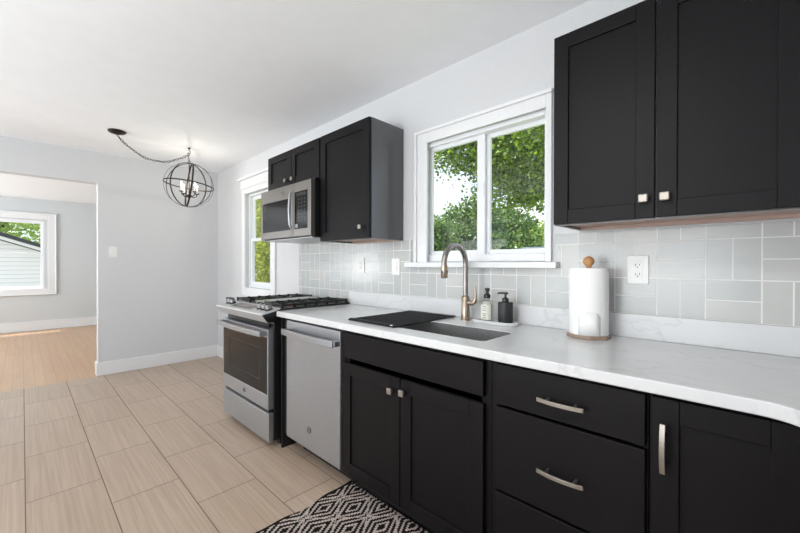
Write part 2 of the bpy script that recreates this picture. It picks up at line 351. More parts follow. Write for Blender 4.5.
# ================================================================ THE SETTING
XR, YF, YL = .78, -4.2, -5.0      # right wall, wall behind the camera, living room end
XK, XL, WT = -5.114, -9.479, .12  # kitchen end wall, living room far wall, wall thickness
H = 2.44
struct('floor', nb((XK, XR+.12, YF-.12, .15, -.1, 0)), 'floor_tile')
struct('floor_living', nb((XL-.12, XK, YL-.12, .1, -.1, -.001)), 'floor_wood')
struct('ceiling', nb((XK-WT, XR+.12, YF-.12, .15, H, H+.1)), 'ceil')
struct('ceiling_living', nb((XL-.12, XK-WT, YL-.12, .1, 2.425, 2.54)), 'ceil')
# back wall with two window openings: sink window x -1.497..-.735, side window x -4.05..-3.58
A0, A1, AZ0, AZ1 = -1.53, -.72, 1.238, 2.015
B0, B1, BZ0, BZ1 = -4.23, -3.60, .955, 2.04
struct('wall_back', nb((XK-WT, B0, 0, .10, 0, H), (B1, A0, 0, .10, 0, H), (A1, XR+.12, 0, .10, 0, H),
                       (B0, B1, 0, .10, 0, BZ0), (B0, B1, 0, .10, BZ1, H), (A0, A1, 0, .10, 0, AZ0), (A0, A1, 0, .10, AZ1, H)), 'wall')
DY, DZ = -1.239, 2.106   # doorway edge and head
struct('wall_left', nb((XK-WT, XK, DY, 0, 0, H), (XK-WT, XK, -3.1, DY, DZ, H), (XK-WT, XK, YF, -3.1, 0, H)), 'wall')
struct('wall_right', nb((XR, XR+.12, YF, 0, 0, H)), 'wall')
struct('wall_front', nb((-.1, XR+.12, YF-.12, YF, 0, H), (-2.5, -.1, YF-.12, YF, 2.15, H), (-3.2, -2.5, YF-.12, YF, 0, H), (-4.8, -3.2, YF-.12, YF, 2.15, H), (XK-WT, -4.8, YF-.12, YF, 0, H)), 'wall')
C0, C1, CZ0, CZ1 = -2.62, -1.52, .76, 2.03   # living room window opening (in y)
struct('wall_living_far', nb((XL-.12, XL, YL, C0, 0, 2.425), (XL-.12, XL, C1, .1, 0, 2.425), (XL-.12, XL, C0, C1, 0, CZ0), (XL-.12, XL, C0, C1, CZ1, 2.425)), 'wall_living')
struct('wall_living_right', nb((XL, XK-WT, -.02, .1, 0, 2.425)), 'wall_living')
struct('wall_living_left', nb((XL-.12, -8.5, YL-.12, YL, 0, 2.425), (-6.3, XK-WT, YL-.12, YL, 0, 2.425), (-8.5, -6.3, YL-.12, YL, 0, .6), (-8.5, -6.3, YL-.12, YL, 2.0, 2.425)), 'wall_living')
struct('wall_living_near', nb((XK-WT, XK-WT+.119, YL, YF-.12, 0, 2.425)), 'wall_living')
# baseboards
def baseboard(name, x0, x1, y0, y1, h): struct(name, nb((x0, x1, y0, y1, 0, h)), 'trim', .003)
baseboard('baseboard_left', XK-WT-.012, XK+.015, DY-.015, 0, .143)
baseboard('baseboard_back', XK+.015, -3.04, -.015, 0, .143)
baseboard('baseboard_living', XL, XL+.016, YL, -.02, .17)
baseboard('baseboard_living_right', XL+.016, XK-WT, -.036, -.02, .17)
# tile backsplash on the wall
struct('wall_backsplash', nb((-3.045, -2.28, -.008, 0, .88, 1.0155), (-3.045, XR, -.008, 0, 1.0155, 1.206), (-3.045, -1.622, -.008, 0, 1.206, 1.388),
                             (-.678, XR, -.008, 0, 1.206, 1.372), (-3.045, -2.25, -.008, 0, 1.388, 1.44)), 'tile')

# ---- window_1: sliding window over the sink
def quad_frame(bm, x0, x1, z0, z1, w_, y0, y1):
    wl_, wr, wb, wt = (w_,)*4 if not isinstance(w_, tuple) else w_
    box(bm, x0, x0+wl_, y0, y1, z0, z1); box(bm, x1-wr, x1, y0, y1, z0, z1)
    box(bm, x0+wl_, x1-wr, y0, y1, z0, z0+wb); box(bm, x0+wl_, x1-wr, y0, y1, z1-wt, z1); return bm
w1 = tag(bpy.data.objects.new('window_1', None), kind='structure'); COL.objects.link(w1); w1.location = (-1.15, 0, 1.238); ORG['window_1'] = Vector(w1.location)
bm = nb((-1.582, -1.485, -.018, 0, 1.238, 2.086), (-1.485, -.722, -.018, 0, 2.004, 2.086), (-.722, -.694, -.018, 0, 1.238, 2.086))
obj('window_trim', bm, 'trim', w1, .003)
bm = nb((-1.584, -1.563, -.032, -.018, 1.238, 2.088), (-1.563, -.688, -.032, -.018, 2.067, 2.088))
obj('trim_bead', bm, 'trim', w1, .005)
obj('window_sill', nb((-1.652, -.658, -.05, .03, 1.206, 1.238)), 'trim', w1, .004)
bm = quad_frame(bmesh.new(), A0+.001, A1-.001, AZ0+.001, AZ1-.001, (.014, .022, .045, .03), .02, .098); obj('window_frame', bm, 'vinyl', w1, .003)
bm = quad_frame(bmesh.new(), -1.516, -1.10, 1.279, 1.99, (.026, .052, .032, .03), .045, .068); obj('window_sash', bm, 'vinyl', w1, .004)
bm = quad_frame(bmesh.new(), -1.13, -.738, 1.279, 1.99, (.05, .02, .032, .03), .070, .092); obj('window_sash', bm, 'vinyl', w1, .004)
obj('window_pane', nb((-1.492, -1.15, .060, .064, 1.31, 1.963)), 'glass', w1)
obj('window_pane', nb((-1.083, -.752, .081, .085, 1.31, 1.963)), 'glass', w1)
obj('latch', nb((-1.12, -1.106, .039, .046, 1.62, 1.70)), 'vinyl', w1, .003)
# ---- window_2: narrow double hung beside the range
w2 = tag(bpy.data.objects.new('window_2', None), kind='structure'); COL.objects.link(w2); w2.location = (-3.88, 0, .9); ORG['window_2'] = Vector(w2.location)
bm = nb((-4.31, B0, -.02, 0, .90, 2.10), (B1, -3.50, -.02, 0, .90, 2.10), (B0, B1, -.02, 0, BZ1, 2.10), (B0, B1, -.02, 0, .86, .955), (-4.30, B0, -.02, 0, .86, .90), (B1, -3.50, -.02, 0, .86, .90))
obj('window_trim', bm, 'trim', w2, .004)
obj('window_header', nb((-4.33, -3.47, -.026, 0, 2.10, 2.205), (-4.37, -3.43, -.05, 0, 2.205, 2.232)), 'trim', w2, .005)
bm = quad_frame(bmesh.new(), B0+.001, B1-.001, BZ0+.001, BZ1-.001, .022, .03, .098); obj('window_frame', bm, 'vinyl', w2, .003)
bm = quad_frame(bmesh.new(), B0+.022, B1-.022, 1.49, BZ1-.022, (.035, .035, .035, .04), .070, .096); obj('window_sash', bm, 'vinyl', w2, .004)
bm = quad_frame(bmesh.new(), B0+.022, B1-.022, BZ0+.022, 1.525, (.035, .035, .045, .035), .045, .07); obj('window_sash', bm, 'vinyl', w2, .004)
obj('window_pane', nb((B0+.05, B1-.05, .086, .09, 1.52, BZ1-.065)), 'glass', w2)
obj('window_pane', nb((B0+.05, B1-.05, .06, .064, BZ0+.07, 1.5)), 'glass', w2)
# ---- window_3: living room window
w3 = tag(bpy.data.objects.new('window_3', None), kind='structure'); COL.objects.link(w3); w3.location = (XL, -2.07, .7); ORG['window_3'] = Vector(w3.location)
def yframe(bm, y0, y1, z0, z1, w_, x0, x1):
    box(bm, x0, x1, y0, y0+w_, z0, z1); box(bm, x0, x1, y1-w_, y1, z0, z1); box(bm, x0, x1, y0+w_, y1-w_, z0, z0+w_); box(bm, x0, x1, y0+w_, y1-w_, z1-w_, z1); return bm
obj('window_trim', yframe(bmesh.new(), C0-.15, C1+.15, CZ0-.10, CZ1+.13, .11, XL, XL+.02), 'trim', w3, .004)
obj('trim_bead', yframe(bmesh.new(), C0-.16, C1+.16, CZ0-.11, CZ1+.14, .02, XL, XL+.035), 'trim', w3, .006)
obj('window_frame', yframe(bmesh.new(), C0+.001, C1-.001, CZ0+.001, CZ1-.001, .03, XL-.11, XL-.005), 'vinyl', w3, .003)
obj('window_sash', yframe(bmesh.new(), C0+.02, C1-.02, 1.405, CZ1-.02, .035, XL-.095, XL-.07), 'vinyl', w3, .003)
obj('window_sash', yframe(bmesh.new(), C0+.02, C1-.02, CZ0+.02, 1.435, .035, XL-.065, XL-.04), 'vinyl', w3, .003)
obj('window_pane', nb((XL-.084, XL-.08, C0+.05, C1-.05, 1.43, CZ1-.05)), 'glass', w3)
obj('window_pane', nb((XL-.054, XL-.05, C0+.05, C1-.05, CZ0+.05, 1.41)), 'glass', w3)
# ---- unseen patio door frame added around a fill lamp
w4 = tag(bpy.data.objects.new('door_1', None), kind='structure'); COL.objects.link(w4); w4.location = (-1.3, YF, 0); ORG['door_1'] = Vector(w4.location)
obj('door_frame', quad_frame(bmesh.new(), -2.499, -.101, .001, 2.149, .05, YF-.1, YF-.02), 'vinyl', w4, .003)
obj('door_stile', nb((-1.34, -1.26, YF-.09, YF-.03, .05, 2.1)), 'vinyl', w4, .003)

# ================================================================ BASE CABINETS
YD, YB, ZT = -.628, -.606, .876   # door face, box face, box top
def shaker(bm, x0, x1, z0, z1, y, t=.02, fr=.062):
    """shaker door facing -y: outer frame and a recessed flat panel"""
    quad_frame(bm, x0, x1, z0, z1, fr, y, y+t); box(bm, x0+fr-.002, x1-fr+.002, y+.009, y+t-.001, z0+fr-.002, z1-fr+.002); return bm
def slab(bm, x0, x1, z0, z1, y, t=.02): return box(bm, x0, x1, y, y+t, z0, z1)
def knob(parent, x, z, y):
    """square pillow knob on a short stem"""
    bm = bmesh.new(); tube(bm, [(x, y, z), (x, y-.014, z)], .006, 10)
    s = .0145; box(bm, x-s, x+s, y-.027, y-.014, z-s, z+s)
    return obj('knob', bm, 'nickel', parent, .004, seg=3)
def pull(parent, c, L, y, vertical=False):
    """arched flat bar pull with two posts"""
    n = 12; bm = bmesh.new(); vs = []
    for i in range(n+1):
        a = -1+2*i/n; off = .026+.009*(1-a*a); u = a*L/2; row = []
        for s, d in ((-1, 0), (1, 0), (1, 1), (-1, 1)):
            hh = s*.0065; dd = y-off-d*.006
            row.append(bm.verts.new((c[0]+hh, dd, c[1]+u) if vertical else (c[0]+u, dd, c[1]+hh)))
        vs.append(row)
    for A, B in zip(vs, vs[1:]):
        for k in range(4): bm.faces.new((A[k], A[(k+1) % 4], B[(k+1) % 4], B[k]))
    bm.faces.new(vs[0]); bm.faces.new(vs[-1][::-1])
    for s in (-1, 1):
        u = s*L*.3; p = (c[0], c[1]+u) if vertical else (c[0]+u, c[1])
        tube(bm, [(p[0], y, p[1]), (p[0], y-.031, p[1])], .005, 8)
    return obj('handle', bm, 'nickel', parent, .0012)
def base_box(t, x0, x1, open_top=False):
    # carcass as panels: sides, bottom, back, face frame
    bm = nb((x0, x0+.018, YB, -.002, .10, ZT), (x1-.018, x1, YB, -.002, .10, ZT), (x0+.018, x1-.018, YB+.02, -.02, .10, .118), (x0+.018, x1-.018, -.02, -.002, .10, ZT))
    box(bm, x0+.018, x0+.04, YB, YB+.02, .10, ZT); box(bm, x1-.04, x1-.018, YB, YB+.02, .10, ZT); box(bm, x0+.04, x1-.04, YB, YB+.02, ZT-.04, ZT); box(bm, x0+.04, x1-.04, YB, YB+.02, .10, .13)
    obj('cabinet_body', bm, 'cab', t, .0008)
    obj('toe_kick', nb((x0, x1, -.52, -.505, 0, .10)), 'dark', t)
# end filler panel beside the range
t = thing('filler_panel', 'dark narrow end panel under the counter between range and dishwasher', 'panel', (-2.21, -.3, 0))
obj('panel', nb((-2.247, -2.228, -.615, -.002, 0, ZT), (-2.228, -2.138, -.60, -.58, .10, ZT)), 'dark', t)
# sink cabinet
t = thing('base_cabinet', 'black double-door base cabinet under the sink with blank drawer front', 'cabinet', (-1.12, -.3, 0), 'base cabinets under the countertop')
base_box(t, -1.563, -.682)
obj('false_drawer_front', slab(bmesh.new(), -1.556, -.706, .731, .862, YD), 'cabh', t, .002)
d = obj('door', shaker(bmesh.new(), -1.556, -1.136, .118, .703, YD), 'cab', t, .002); knob(d, -1.182, .642, YD)
d = obj('door', shaker(bmesh.new(), -1.130, -.706, .118, .703, YD), 'cab', t, .002); knob(d, -1.107, .650, YD)
# drawer cabinet
t = thing('base_cabinet', 'black drawer base cabinet with two horizontal bar pulls', 'cabinet', (-.43, -.3, 0), 'base cabinets under the countertop')
base_box(t, -.680, -.195)
for z0, z1, zp in ((.722, .866, .793), (.415, .712, .562), (.118, .405, .27)):
    d = obj('drawer', slab(bmesh.new(), -.656, -.2, z0, z1, YD), 'cabh', t, .002); pull(d, (-.420, zp-.006), .142, YD)
# corner cabinet
t = thing('base_cabinet', 'black corner base cabinet with one vertical bar pull at right edge', 'cabinet', (.3, -.3, 0), 'base cabinets under the countertop')
base_box(t, -.193, XR-.002)
d = obj('door', shaker(bmesh.new(), -.187, .104, .118, .866, YD, fr=.062), 'cab', t, .002); pull(d, (-.157, .742), .130, YD, True)
# return cabinet on the right leg of the counter
t = thing('base_cabinet', 'black base cabinet under the return leg of the counter at right', 'cabinet', (.45, -1.0, 0), 'base cabinets under the countertop')
obj('cabinet_body', nb((.13, XR-.002, -1.30, -.632, .10, ZT)), 'cab', t, .001)
obj('toe_kick', nb((.2, .215, -1.30, -.632, 0, .10)), 'dark', t)
bm = bmesh.new(); shaker(bm, -1.29, -.66, .118, .866, 0); bmesh.ops.transform(bm, matrix=Matrix(((0, 1, 0, .11), (1, 0, 0, 0), (0, 0, 1, 0), (0, 0, 0, 1))), verts=bm.verts[:])
obj('door', bm, 'cab', t, .002)

# ---------------------------------------------------------------- countertop (with sink cut-out and curved inner corner)
def counter():
    bm = bmesh.new(); arc = []
    cx, cy, rr = .02, -.647-.085, .085      # inner (concave) corner sweeping towards the camera
    for k in range(9):
        a = math.pi/2*(1-k/8); arc.append((cx+rr*math.cos(a), cy+rr*math.sin(a)))
    outer = [(-2.25, -.001), (-2.25, -.647)]+arc+[(cx+rr, -1.32), (XR-.002, -1.32), (XR-.002, -.001)]
    hx0, hx1, hy0, hy1, q = -1.50, -.765, -.53, -.265, .03
    hole = []
    for (ax, ay, s) in ((hx1-q, hy1-q, 0), (hx0+q, hy1-q, 1), (hx0+q, hy0+q, 2), (hx1-q, hy0+q, 3)):
        for k in range(6):
            a = math.pi/2*(s+k/5); hole.append((ax+q*math.cos(a), ay+q*math.sin(a)))
    es = []
    for loop in (outer, hole):
        vs = [bm.verts.new((x, y, .914)) for x, y in loop]
        es += [bm.edges.new((vs[i], vs[(i+1) % len(vs)])) for i in range(len(vs))]
    bmesh.ops.triangle_fill(bm, use_beauty=True, use_dissolve=False, edges=es)
    ret = bmesh.ops.extrude_face_region(bm, geom=bm.faces[:])
    bmesh.ops.translate(bm, verts=[v for v in ret['geom'] if isinstance(v, bmesh.types.BMVert)], vec=(0, 0, -.036))
    return bm, hole
t = thing('countertop', 'white grey-veined quartz countertop with rounded inner corner over the black cabinets', 'countertop', (-.9, -.3, .878))
bm, hole = counter(); obj('counter_slab', bm, 'quartz', t, .004)
obj('backsplash_lip', nb((-2.28, XR-.002, -.022, -.0085, .9145, 1.015)), 'quartz', t, .002)
# sink
t = thing('kitchen_sink', 'dark grey undermount sink set into the white counter below the faucet', 'sink', (-1.13, -.4, .66))
bm = bmesh.new(); zs = [(.87, .002, .0), (.72, .004, 0), (.69, .012, 0), (.685, .05, 0)]
rings = []
for z, ins, _ in [(.9115, .0015, 0)]+zs:
    f = lambda p: (p[0]+ins*(1 if p[0] < -1.13 else -1), p[1]+ins*(1 if p[1] < -.4 else -1))
    rings.append([bm.verts.new((*f(p), z)) for p in hole])
for A, B in zip(rings, rings[1:]):
    for k in range(len(A)): bm.faces.new((A[k], A[(k+1) % len(A)], B[(k+1) % len(A)], B[k]))
bm.faces.new(rings[-1])
o = obj('basin', bm, 'sink', t); sm = o.modifiers.new('s', 'SOLIDIFY'); sm.thickness = .001; sm.offset = 1
obj('drain', lathe(bmesh.new(), [(0, .688), (.04, .688), (.045, .692), (.05, .686)], -1.1, -.40, 24), 'chrome', t, smooth=True)
# roll-up drying rack over the sink
t = thing('drying_mat', 'black roll-up drying mat lying over the left half of the sink', 'drying mat', (-1.41, -.3, .914))
bm = bmesh.new(); N = 22
for i in range(N):
    x = -1.585+i*(.342/(N-1)); tube(bm, [(x, -.565, .9195), (x, -.045, .9195)], .0048, 8)
obj('rods', bm, 'rubber', t, smooth=True)
obj('end_strip', nb((-1.592, -1.236, -.555, -.535, .9142, .9262)), 'rubber', t, .002); obj('end_strip', nb((-1.592, -1.236, -.085, -.065, .9142, .9262)), 'rubber', t, .002)
obj('tag', nb((-1.262, -1.25, -.566, -.558, .923, .927)), 'white', t, label='tiny white tag at the mat corner')

# ---------------------------------------------------------------- faucet
fx, fy = -1.136, -.095
t = thing('faucet', 'tall brushed champagne gooseneck faucet with side lever behind the sink', 'faucet', (fx, fy, .914))
bm = lathe(bmesh.new(), [(0, .914), (.029, .914), (.029, .920), (.024, .924), (.0225, 1.04), (.019, 1.046), (.015, 1.05), (0, 1.05)], fx, fy, 28); obj('body', bm, 'bronze_nickel', t, smooth=True)
bm = bmesh.new(); pts = [(fx, fy, 1.045), (fx, fy, 1.14), (fx, fy, 1.225)]; rr = .1
for k in range(1, 17):
    a = math.pi*k/16*1.04; pts.append((fx, fy-rr+rr*math.cos(a), 1.228+rr*1.0*math.sin(a)))
tube(bm, pts, .0145, 16); obj('spout', bm, 'hose', t, smooth=True)
e = Vector(pts[-1]); dd = (Vector(pts[-1])-Vector(pts[-2])).normalized()
bm = bmesh.new(); tube(bm, [e-dd*.004, e+dd*.012, e+dd*.055, e+dd*.062], [.0165, .018, .0185, .015], 18); sh = obj('spray_head', bm, 'bronze_nickel', t, smooth=True)
bm = bmesh.new(); p = e+dd*.03; box(bm, p.x-.004, p.x+.004, p.y-.021, p.y-.016, p.z-.008, p.z+.008); box(bm, p.x+.016, p.x+.02, p.y-.004, p.y+.004, p.z-.008, p.z+.008); obj('spray_button', bm, 'black', sh, .001)
bm = bmesh.new(); tube(bm, [(fx, fy, 1.012), (fx+.045, fy, 1.012), (fx+.058, fy, 1.018), (fx+.063, fy, 1.035)], [.014, .014, .013, .010], 16)
tube(bm, [(fx+.063, fy, 1.028), (fx+.064, fy, 1.06), (fx+.064, fy-.002, 1.104)], [.0085, .0065, .0048], 12); obj('lever', bm, 'bronze_nickel', t, smooth=True)

# tray with bottles
t = bmesh.new(); cx, cy, hw, hd = -.955, -.098, .125, .052
def stadium(s): 
    P = []
    for k in range(17): a = -math.pi/2+math.pi*k/16; P.append((cx+hw-hd+(hd-s)*math.cos(a), cy+(hd-s)*math.sin(a)))
    for k in range(17): a = math.pi/2+math.pi*k/16; P.append((cx-hw+hd+(hd-s)*math.cos(a), cy+(hd-s)*math.sin(a)))
    return P
rg = [[t.verts.new((*p, z)) for p in stadium(s)] for s, z in ((.004, .9141), (0, .918), (0, .929), (.003, .932), (.007, .930), (.009, .9225))]
for A, B in zip(rg, rg[1:]):
    for k in range(len(A)): t.faces.new((A[k], A[(k+1) % len(A)], B[(k+1) % len(A)], B[k]))
t.faces.new(rg[0][::-1]); t.faces.new(rg[-1])
tag(obj('soap_tray', t, 'quartz', smooth=True, org=(cx, cy, .9141)), 'small white marble tray with rounded ends holding two soap bottles', 'tray')
bx, by, z0 = -.998, -.098, .9228
t = thing('soap_bottle', 'clear soap bottle with printed label and black pump, on white tray', 'bottle', (bx, by, z0), 'soap bottles on the tray')
obj('bottle', lathe(bmesh.new(), [(0, z0), (.030, z0), (.032, z0+.004), (.032, z0+.095), (.028, z0+.108), (.014, z0+.116), (.0125, z0+.125), (0, z0+.125)], bx, by, 28), 'bottle', t, smooth=True)
bm = bmesh.new(); nn = 14
lab = [[bm.verts.new((bx+.0326*math.cos(a), by+.0326*math.sin(a), z)) for a in [R(-150)+R(125)*k/nn for k in range(nn+1)]] for z in (z0+.012, z0+.09)]
for k in range(nn): bm.faces.new((lab[0][k], lab[0][k+1], lab[1][k+1], lab[1][k]))
lb = obj('bottle_label', bm, 'label', t, smooth=True, label='white printed paper label')
def curved_mark(bm, a0, a1, z0_, z1_, r=.0331):
    L = [[bm.verts.new((bx+r*math.cos(R(a)), by+r*math.sin(R(a)), z)) for a in (a0, (a0+a1)/2, a1)] for z in (z0_, z1_)]
    for k in range(2): bm.faces.new((L[0][k], L[0][k+1], L[1][k+1], L[1][k]))
bm = bmesh.new()
for q, (a, b_) in enumerate(((-105, -70), (-112, -66), (-108, -72), (-102, -78), (-110, -68), (-106, -74))):
    if q != 3: curved_mark(bm, a, b_, z0+.078-q*.0095, z0+.0815-q*.0095)
obj('printed_lines', bm, 'ink', lb)
bm = bmesh.new(); curved_mark(bm, -108, -70, z0+.019, z0+.024); obj('green_stripe', bm, 'green_ink', lb)
def pump(t, bx, by, z, s=1, ang=R(200)):
    bm = lathe(bmesh.new(), [(0, z), (.0165*s, z), (.0165*s, z+.016), (.010*s, z+.02), (.006*s, z+.022), (.006*s, z+.036), (.013*s, z+.038), (.013*s, z+.047), (0, z+.049)], bx, by, 20)
    d = Vector((math.cos(ang), math.sin(ang), 0)); c = Vector((bx, by, z+.043)); tube(bm, [c, c+d*.03*s, c+d*.04*s-Vector((0, 0, .003))], [.006, .005, .004], 10)
    return obj('pump', bm, 'black', t, smooth=True)
bm = lathe(bmesh.new(), [(0, z0+.122), (.017, z0+.122), (.017, z0+.140), (.013, z0+.143), (.0085, z0+.148), (.0085, z0+.160), (.0125, z0+.163), (.0125, z0+.176), (0, z0+.178)], bx, by, 20); obj('pump', bm, 'black', t, smooth=True)
bx, by = -.893, -.098
t = thing('soap_bottle', 'matte black cylindrical soap dispenser on the white tray', 'bottle', (bx, by, z0), 'soap bottles on the tray')
obj('bottle', lathe(bmesh.new(), [(0, z0), (.036, z0), (.0375, z0+.003), (.0375, z0+.104), (.035, z0+.109), (.014, z0+.112), (0, z0+.112)], bx, by, 32), 'matte_black', t, smooth=True)
pump(t, bx, by, z0+.112, 1, R(205))

# paper towel holder
px, py = -.492, -.125
t = thing('paper_towel_holder', 'wooden paper towel stand with round knob on the counter by the wall outlet', 'paper towel holder', (px, py, .914))
oct_ = [(px+.086*math.cos(R(22.5+45*k)), py+.086*math.sin(R(22.5+45*k))) for k in range(8)]
obj('base', prism(bmesh.new(), oct_, 'z', .9142, .929), 'woodbase', t, .003, label='octagonal grey-brown wooden base')
obj('rod', lathe(bmesh.new(), [(0, .929), (.009, .929), (.009, 1.215), (0, 1.215)], px, py, 16), 'woodknob', t, smooth=True)
bm = lathe(bmesh.new(), [(0, 1.212), (.012, 1.212), (.011, 1.218)]+[(.0225*math.sin(a), 1.238-.0225*math.cos(a)) for a in [R(30+15*k) for k in range(10)]]+[(0, 1.2605)], px, py, 24)
obj('finial', bm, 'woodknob', t, smooth=True, label='round light wood knob')
bm = bmesh.new(); tr = .077
lathe(bm, [(.019, .9292), (tr-.001, .9292), (tr, .931), (tr, 1.207), (tr-.001, 1.209), (.019, 1.209), (.019, .9292)], px, py, 48)
tag(obj('paper_towel_roll', bm, 'paper', smooth=True, org=(px, py, .929)), 'full white paper towel roll standing on the octagonal wooden stand', 'paper towel roll')
ro = bpy.data.objects['paper_towel_roll']
bm = bmesh.new(); rows = []   # loose end sheet with rounded corner
a0 = R(-102)
for k in range(9):
    a = a0+R(62)*k/8; top = 1.0+.0*k; f = k/8; zt = 1.008+.02*math.sqrt(max(0, 1-((.5-f)*2)**4))
    rows.append([bm.verts.new((px+(tr+.0022)*math.cos(a), py+(tr+.0022)*math.sin(a), z)) for z in (.931, zt)])
for A, B in zip(rows, rows[1:]): bm.faces.new((A[0], B[0], B[1], A[1]))
o = obj('loose_sheet', bm, 'paper', ro, smooth=True); s_ = o.modifiers.new('s', 'SOLIDIFY'); s_.thickness = .001

# ================================================================ WALL PLATES
def plate_base(t, x0, x1, z0, z1, y=-.0085): return obj('cover_plate', nb((x0, x1, y-.006, y, z0, z1)), 'white', t, .0025)
def duplex(label, x0, x1, z0, z1, group):
    cx, cz = (x0+x1)/2, (z0+z1)/2; t = thing('wall_outlet', label, 'outlet', (cx, 0, cz), group); plate_base(t, x0, x1, z0, z1)
    r = obj('receptacle', nb((cx-.017, cx+.017, -.0165, -.0145, cz-.034, cz+.034)), 'white', t, .001)
    for s in (-1, 1):
        c = cz+s*.019
        obj('slot', nb((cx-.0085, cx-.006, -.0172, -.0164, c-.003, c+.006)), 'slot', r); obj('slot', nb((cx+.006, cx+.0085, -.0172, -.0164, c-.002, c+.006)), 'slot', r)
        obj('ground_hole', tube(bmesh.new(), [(cx, -.0172, c-.008), (cx, -.0164, c-.008)], .0028, 10), 'slot', r)
        obj('test_button', nb((cx-.006+(s > 0)*.007, cx-.001+(s > 0)*.007, -.0180, -.0164, cz-.003, cz+.003)), 'white', r)
    return t
duplex('white duplex outlet on the tile right of the paper towel holder', -.372, -.294, 1.143, 1.262, 'white wall plates on the backsplash')
duplex('white outlet on the tile between range and light switch', -2.178, -2.100, 1.159, 1.275, 'white wall plates on the backsplash')
t = thing('light_switch', 'white rocker switch plate on the tile just left of sink window', 'switch', (-1.766, 0, 1.209), 'white wall plates on the backsplash')
plate_base(t, -1.805, -1.727, 1.151, 1.267); obj('rocker', nb((-1.782, -1.75, -.0185, -.0145, 1.176, 1.242)), 'white', t, .001)
t = thing('light_switch', 'white toggle switch plate on the grey wall right of the doorway', 'switch', (XK, -1.11, 1.36))
obj('cover_plate', nb((XK, XK+.006, -1.148, -1.072, 1.30, 1.418)), 'white', t, .002); obj('toggle', nb((XK+.006, XK+.018, -1.116, -1.104, 1.352, 1.368)), 'white', t, .001)

# ================================================================ UPPER CABINETS
YU, YUB = -.315, -.294
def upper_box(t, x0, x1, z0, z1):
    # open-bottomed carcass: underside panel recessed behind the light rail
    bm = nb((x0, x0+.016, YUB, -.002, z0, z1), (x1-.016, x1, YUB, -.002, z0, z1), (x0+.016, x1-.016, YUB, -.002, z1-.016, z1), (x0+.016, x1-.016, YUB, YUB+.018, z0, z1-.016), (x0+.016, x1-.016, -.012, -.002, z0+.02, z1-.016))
    obj('cabinet_body', bm, 'cabside_sheen', t, .0008)
    obj('underside_panel', nb((x0+.016, x1-.016, YUB+.018, -.012, z0+.012, z0+.022), (x0+.016, x1-.016, -.03, -.012, z0-.002, z0+.012)), 'birch', t, label='pale unfinished wood underside')
t = thing('wall_cabinet', 'large black double-door wall cabinet at top right above the outlet', 'cabinet', (-.2, -.15, 1.372), 'wall cabinets')
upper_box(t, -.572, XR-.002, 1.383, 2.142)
d = obj('door', shaker(bmesh.new(), -.570, -.230, 1.386, 2.142, YU, fr=.056), 'cab', t, .002); knob(d, -.259, 1.452, YU)
d = obj('door', shaker(bmesh.new(), -.224, .118, 1.386, 2.142, YU, fr=.056), 'cab', t, .002); knob(d, -.199, 1.452, YU)
obj('filler_strip', nb((.121, .2, YU, YU+.02, 1.386, 2.142)), 'cab', t)
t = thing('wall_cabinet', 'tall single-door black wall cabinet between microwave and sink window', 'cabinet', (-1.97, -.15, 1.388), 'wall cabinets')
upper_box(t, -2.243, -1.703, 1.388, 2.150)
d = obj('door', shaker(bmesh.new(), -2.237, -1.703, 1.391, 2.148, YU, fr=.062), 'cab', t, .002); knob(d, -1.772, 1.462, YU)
t = thing('wall_cabinet', 'short two-door black wall cabinet directly above the microwave', 'cabinet', (-2.65, -.15, 1.86), 'wall cabinets')
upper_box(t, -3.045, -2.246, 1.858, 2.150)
d = obj('door', shaker(bmesh.new(), -3.043, -2.652, 1.862, 2.148, YU, fr=.058), 'cab', t, .002); knob(d, -2.715, 1.905, YU)
d = obj('door', shaker(bmesh.new(), -2.646, -2.252, 1.862, 2.148, YU, fr=.058), 'cab', t, .002); knob(d, -2.612, 1.905, YU)

def emblem(parent, c, r):
    """small round monogram badge facing -y"""
    bm = bmesh.new(); tube(bm, [(c[0], c[1], c[2]), (c[0], c[1]-.0015, c[2])], r, 24); b = obj('badge', bm, 'hose', parent, label='round grey monogram badge')
    bm = bmesh.new(); band(bm, (c[0], c[1]-.002, c[2]), r*.88, (1, 0, 0), (0, 0, 1), .001, r*.1, 32)
    tm = text_mesh('GE', r*1.05, .0004, .25); bmesh.ops.transform(tm, matrix=Matrix.Translation((c[0], c[1]-.0022, c[2])) @ Matrix.Rotation(R(90), 4, 'X'), verts=tm.verts[:])
    me = bpy.data.meshes.new('tmp'); tm.to_mesh(me); bm.from_mesh(me); bpy.data.meshes.remove(me); tm.free()
    obj('monogram', bm, 'steel_slate', b)

# ================================================================ MICROWAVE
x0, x1, z0, z1, yf = -3.030, -2.250, 1.432, 1.838, -.385
t = thing('microwave', 'stainless over-the-range microwave below the short black cabinet', 'microwave', (-2.64, -.2, 1.42), 'stainless appliances')
obj('casing', nb((x0+.004, x1-.002, -.350, -.010, 1.425, 1.852)), 'black', t, .003)
xs = -2.495
bm = quad_frame(bmesh.new(), x0, -2.492, z0, z1, (.030, .040, .058, .105), yf, -.351); box(bm, x0+.03, -2.532, yf+.012, -.353, z0+.058, z1-.105)
d = obj('door', bm, 'steel_slate', t, .003)
obj('door_glass', nb((x0+.028, -2.534, yf+.004, yf+.012, z0+.055, z1-.10)), 'gblack', d, .001)
bm = bmesh.new(); pts = [(-2.512, yf-.004, 1.50), (-2.512, yf-.014, 1.512)]+[(-2.512, yf-.018-.008*math.sin(math.pi*k/8), 1.52+.235*k/8) for k in range(9)]+[(-2.512, yf-.014, 1.766), (-2.512, yf-.004, 1.778)]
tube(bm, pts, .0085, 12); obj('handle', bm, 'steel', d, smooth=True)
